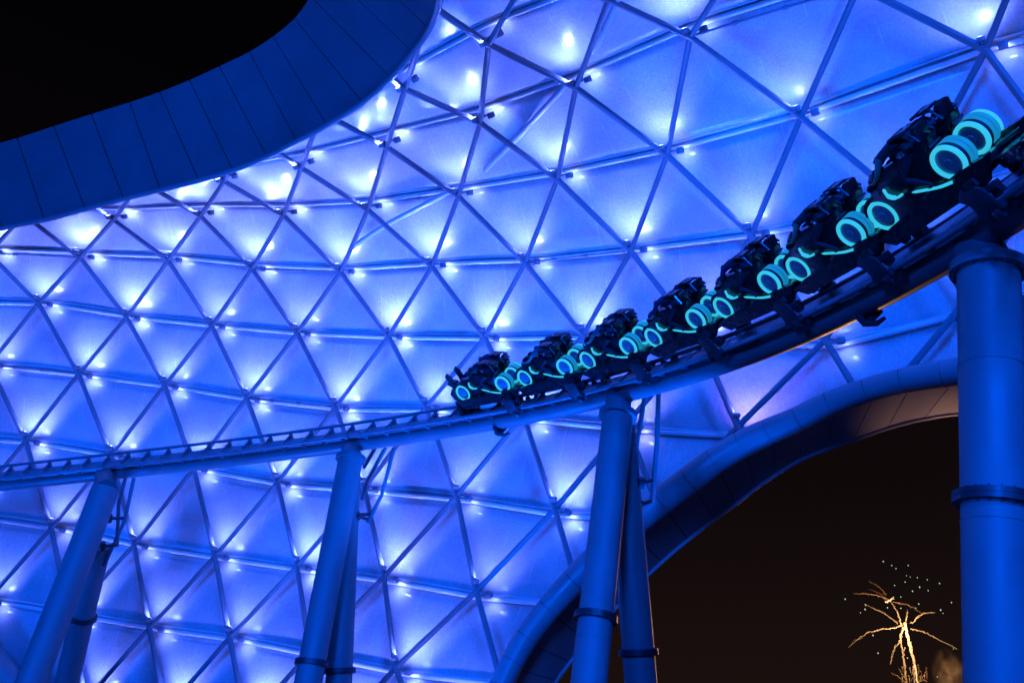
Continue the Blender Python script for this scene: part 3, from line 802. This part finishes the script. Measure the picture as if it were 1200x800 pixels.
# ================================================================== FIREWORK
def emat(name, col, st): return mat(name, (0,0,0), .9, emit=col, estr=st)
GOLD = emat('gold_spark', (1., .50, .16), .7); AMB = emat('amber_spark', (.9, .32, .09), .38); HOT = emat('hot_spark', (1., .66, .28), 1.3); WHT = emat('pale_spark', (.50, .80, .48), .9)
DF = 140.
def fz(zx, zy, dd=0.): return at(800+zx/3, 533+zy/3, DF+dd)
fw = empty('firework', fz(790,600), 'golden firework palm bursting low in the night sky beside the right support', 'firework')
fr = random.Random(3)
def trail(pts, r, m, dd=0.):
    n = len(pts); P3 = [fz(p[0], p[1], dd*i/(n-1)) for i, p in enumerate(pts)]; P3 = spline(P3, 9)
    mb = MB()
    for st in range(2 if r > .1 else 1):            # a bundle of fine broken strands
        Q = [p+Vector((fr.uniform(-1,1),fr.uniform(-1,1),fr.uniform(-1,1)))*(.09+.10*st) for p in P3]
        k = len(Q); mb.tube(Q, [r*(.50 if st == 0 else .26)*(.25+.75*(1-i/(k-1)))*fr.uniform(.4,1.3) for i in range(k)], 5)
    mb.build('spark_trail', m, fw)
for pts, r, m, dd in [
    ([(716,490),(690,463),(655,443)], .11, AMB, 3), ([(720,505),(660,488),(600,487)], .13, AMB, -4), ([(712,498),(680,480),(650,470)], .08, AMB, 2),
    ([(755,592),(705,553),(640,525)], .15, GOLD, 4), ([(750,608),(690,614),(640,630),(585,672)], .16, GOLD, -5), ([(770,600),(752,548),(728,508)], .24, GOLD, 1),
    ([(712,517),(728,510),(742,500)], .34, HOT, 0), ([(740,515),(800,530),(840,556)], .11, AMB, 3), ([(805,592),(842,558),(885,553)], .17, GOLD, -3), ([(783,598),(787,570),(790,545)], .20, GOLD, 0),
    ([(803,612),(850,622),(895,645),(965,680)], .17, GOLD, 5), ([(783,590),(795,660),(812,720),(826,800),(832,870)], .46, HOT, -1), ([(778,605),(766,640),(775,700),(786,800),(790,870)], .30, GOLD, 1),
    ([(765,650),(742,690),(730,735)], .20, GOLD, 3), ([(800,655),(812,730),(815,800)], .25, GOLD, -2), ([(765,600),(752,604),(740,608)],   .2, GOLD, 0),
    ([(786,800),(760,780),(735,765)], .12, AMB, 1), ([(826,800),(850,770),(858,745)], .12, AMB, -1), ([(786,790),(770,768),(762,750)], .12, AMB, 1), ([(826,800),(845,790),(860,795)], .12, AMB, -1)]:
    trail(pts, r, m, dd)
for k in range(26):                                    # fine sparks falling round the stem
    zx = 805+fr.gauss(0,26); zy = 790-abs(fr.gauss(0,45)); dx = fr.uniform(-9,9)
    trail([(zx, zy), (zx+dx*.5, zy+fr.uniform(6,12)), (zx+dx, zy+fr.uniform(14,26))], .07, fr.choice((AMB, GOLD)), fr.uniform(-2,2))
for zx, zy in [(705,373),(735,387),(750,398),(793,387),(787,423),(800,428),(825,430),(860,437),(903,450),(782,445),(745,457),(833,463),(808,477),(863,475),(767,497),(571,505),(945,517),(830,522),(643,525),(641,541),(625,553),(720,535),(767,537),(820,537),(907,543),(915,555),(669,632),(687,695),(790,712),(952,680),(895,778)]:
    c = fz(zx, zy, fr.uniform(-4,4)); r = fr.uniform(.07,.13); mb = MB()
    mb.add([c+Vector(d)*r for d in ((1,0,0),(-1,0,0),(0,1,0),(0,-1,0),(0,0,1),(0,0,-1.6))], [(0,2,4),(2,1,4),(1,3,4),(3,0,4),(2,0,5),(1,2,5),(3,1,5),(0,3,5)])
    mb.build('spark', WHT, fw)
L = bpy.data.lights.new('firework_light', 'POINT'); L.energy = 55000; L.color = (1., .48, .18); L.shadow_soft_size = 1.5
o = bpy.data.objects.new('firework_light', L); C.objects.link(o); o.location = fz(795,640,-2)
# smoke drifting beside the burst
bm = bmesh.new(); bmesh.ops.create_icosphere(bm, subdivisions=3, radius=1)
me = bpy.data.meshes.new('smoke'); bm.to_mesh(me); bm.free()
sm = bpy.data.materials.new('smoke'); sm.use_nodes = True; n_ = sm.node_tree; n_.nodes.remove(n_.nodes['Principled BSDF'])
pvn = n_.nodes.new('ShaderNodeVolumePrincipled'); pvn.inputs['Color'].default_value = (.85,.78,.72,1)
tc_ = n_.nodes.new('ShaderNodeTexCoord'); nz = n_.nodes.new('ShaderNodeTexNoise'); nz.inputs['Scale'].default_value = 2.2; nz.inputs['Detail'].default_value = 5
ln = n_.nodes.new('ShaderNodeVectorMath'); ln.operation = 'LENGTH'
n_.links.new(tc_.outputs['Object'], nz.inputs['Vector']); n_.links.new(tc_.outputs['Object'], ln.inputs[0])
ed = n_.nodes.new('ShaderNodeMapRange'); ed.inputs[1].default_value = .1; ed.inputs[2].default_value = .9; ed.inputs[3].default_value = 1.; ed.inputs[4].default_value = 0.
n_.links.new(ln.outputs['Value'], ed.inputs[0])
nr = n_.nodes.new('ShaderNodeMapRange'); nr.inputs[1].default_value = .42; nr.inputs[2].default_value = .7; nr.inputs[3].default_value = 0.; nr.inputs[4].default_value = .10
n_.links.new(nz.outputs['Fac'], nr.inputs[0])
dm = n_.nodes.new('ShaderNodeMath'); dm.operation = 'MULTIPLY'; n_.links.new(ed.outputs[0], dm.inputs[0]); n_.links.new(nr.outputs[0], dm.inputs[1])
n_.links.new(dm.outputs[0], pvn.inputs['Density'])
n_.links.new(pvn.outputs[0], n_.nodes['Material Output'].inputs['Volume']); me.materials.append(sm)
smo = bpy.data.objects.new('smoke', me); C.objects.link(smo); smo.location = fz(940,775,2); smo.scale = (3.2,3.2,5.); smo['kind'] = 'stuff'

# ================================================================== LIGHTS: unseen blue fill lights, added to brighten canopy and columns
def area(name, loc, tgt, P, col, size):
    L = bpy.data.lights.new(name, 'AREA'); L.energy = P; L.color = col; L.shape = 'DISK'; L.size = size
    o = bpy.data.objects.new(name, L); C.objects.link(o); o.location = loc
    o.rotation_euler = (Vector(tgt)-Vector(loc)).to_track_quat('-Z','Y').to_euler(); return o
BLUE = (.0, .098, 1.)
def wash(loc, tgt, P, ang):
    o = spot('blue_fill', loc, Vector(tgt)-Vector(loc), P, BLUE, ang, (5. if loc[2] > 10 else .8), .6); return o
wash((-40,-40,12), (-12,48,14), 230000, 62)  # high frontal fills added behind the camera, no fixtures there
wash((-10,-50,30), (-6,48,14), 240000, 62)
wash((26,-48,42), (6,44,18), 230000, 62)
for loc, tgt, P in [((-34,45,.6),(-22,46,26),14000), ((-17,45,.6),(-10,42,27),18000), ((-2,38.5,.6),(-2,36,28),42000)]:
    wash(loc, tgt, P, 82)
wash((7,34,.6), (9,26,28), 42000, 44)  # added fill with a narrow cone, lifts only the roof
# assumed unseen warm lamp beyond the arch, added to tint the soffit's end
spot('assumed_warm_lamp', (21.5,37,4.5), Vector((18.2,33.5,15))-Vector((21.5,37,4.5)), 1900, (1.,.50,.34), 50, .3)
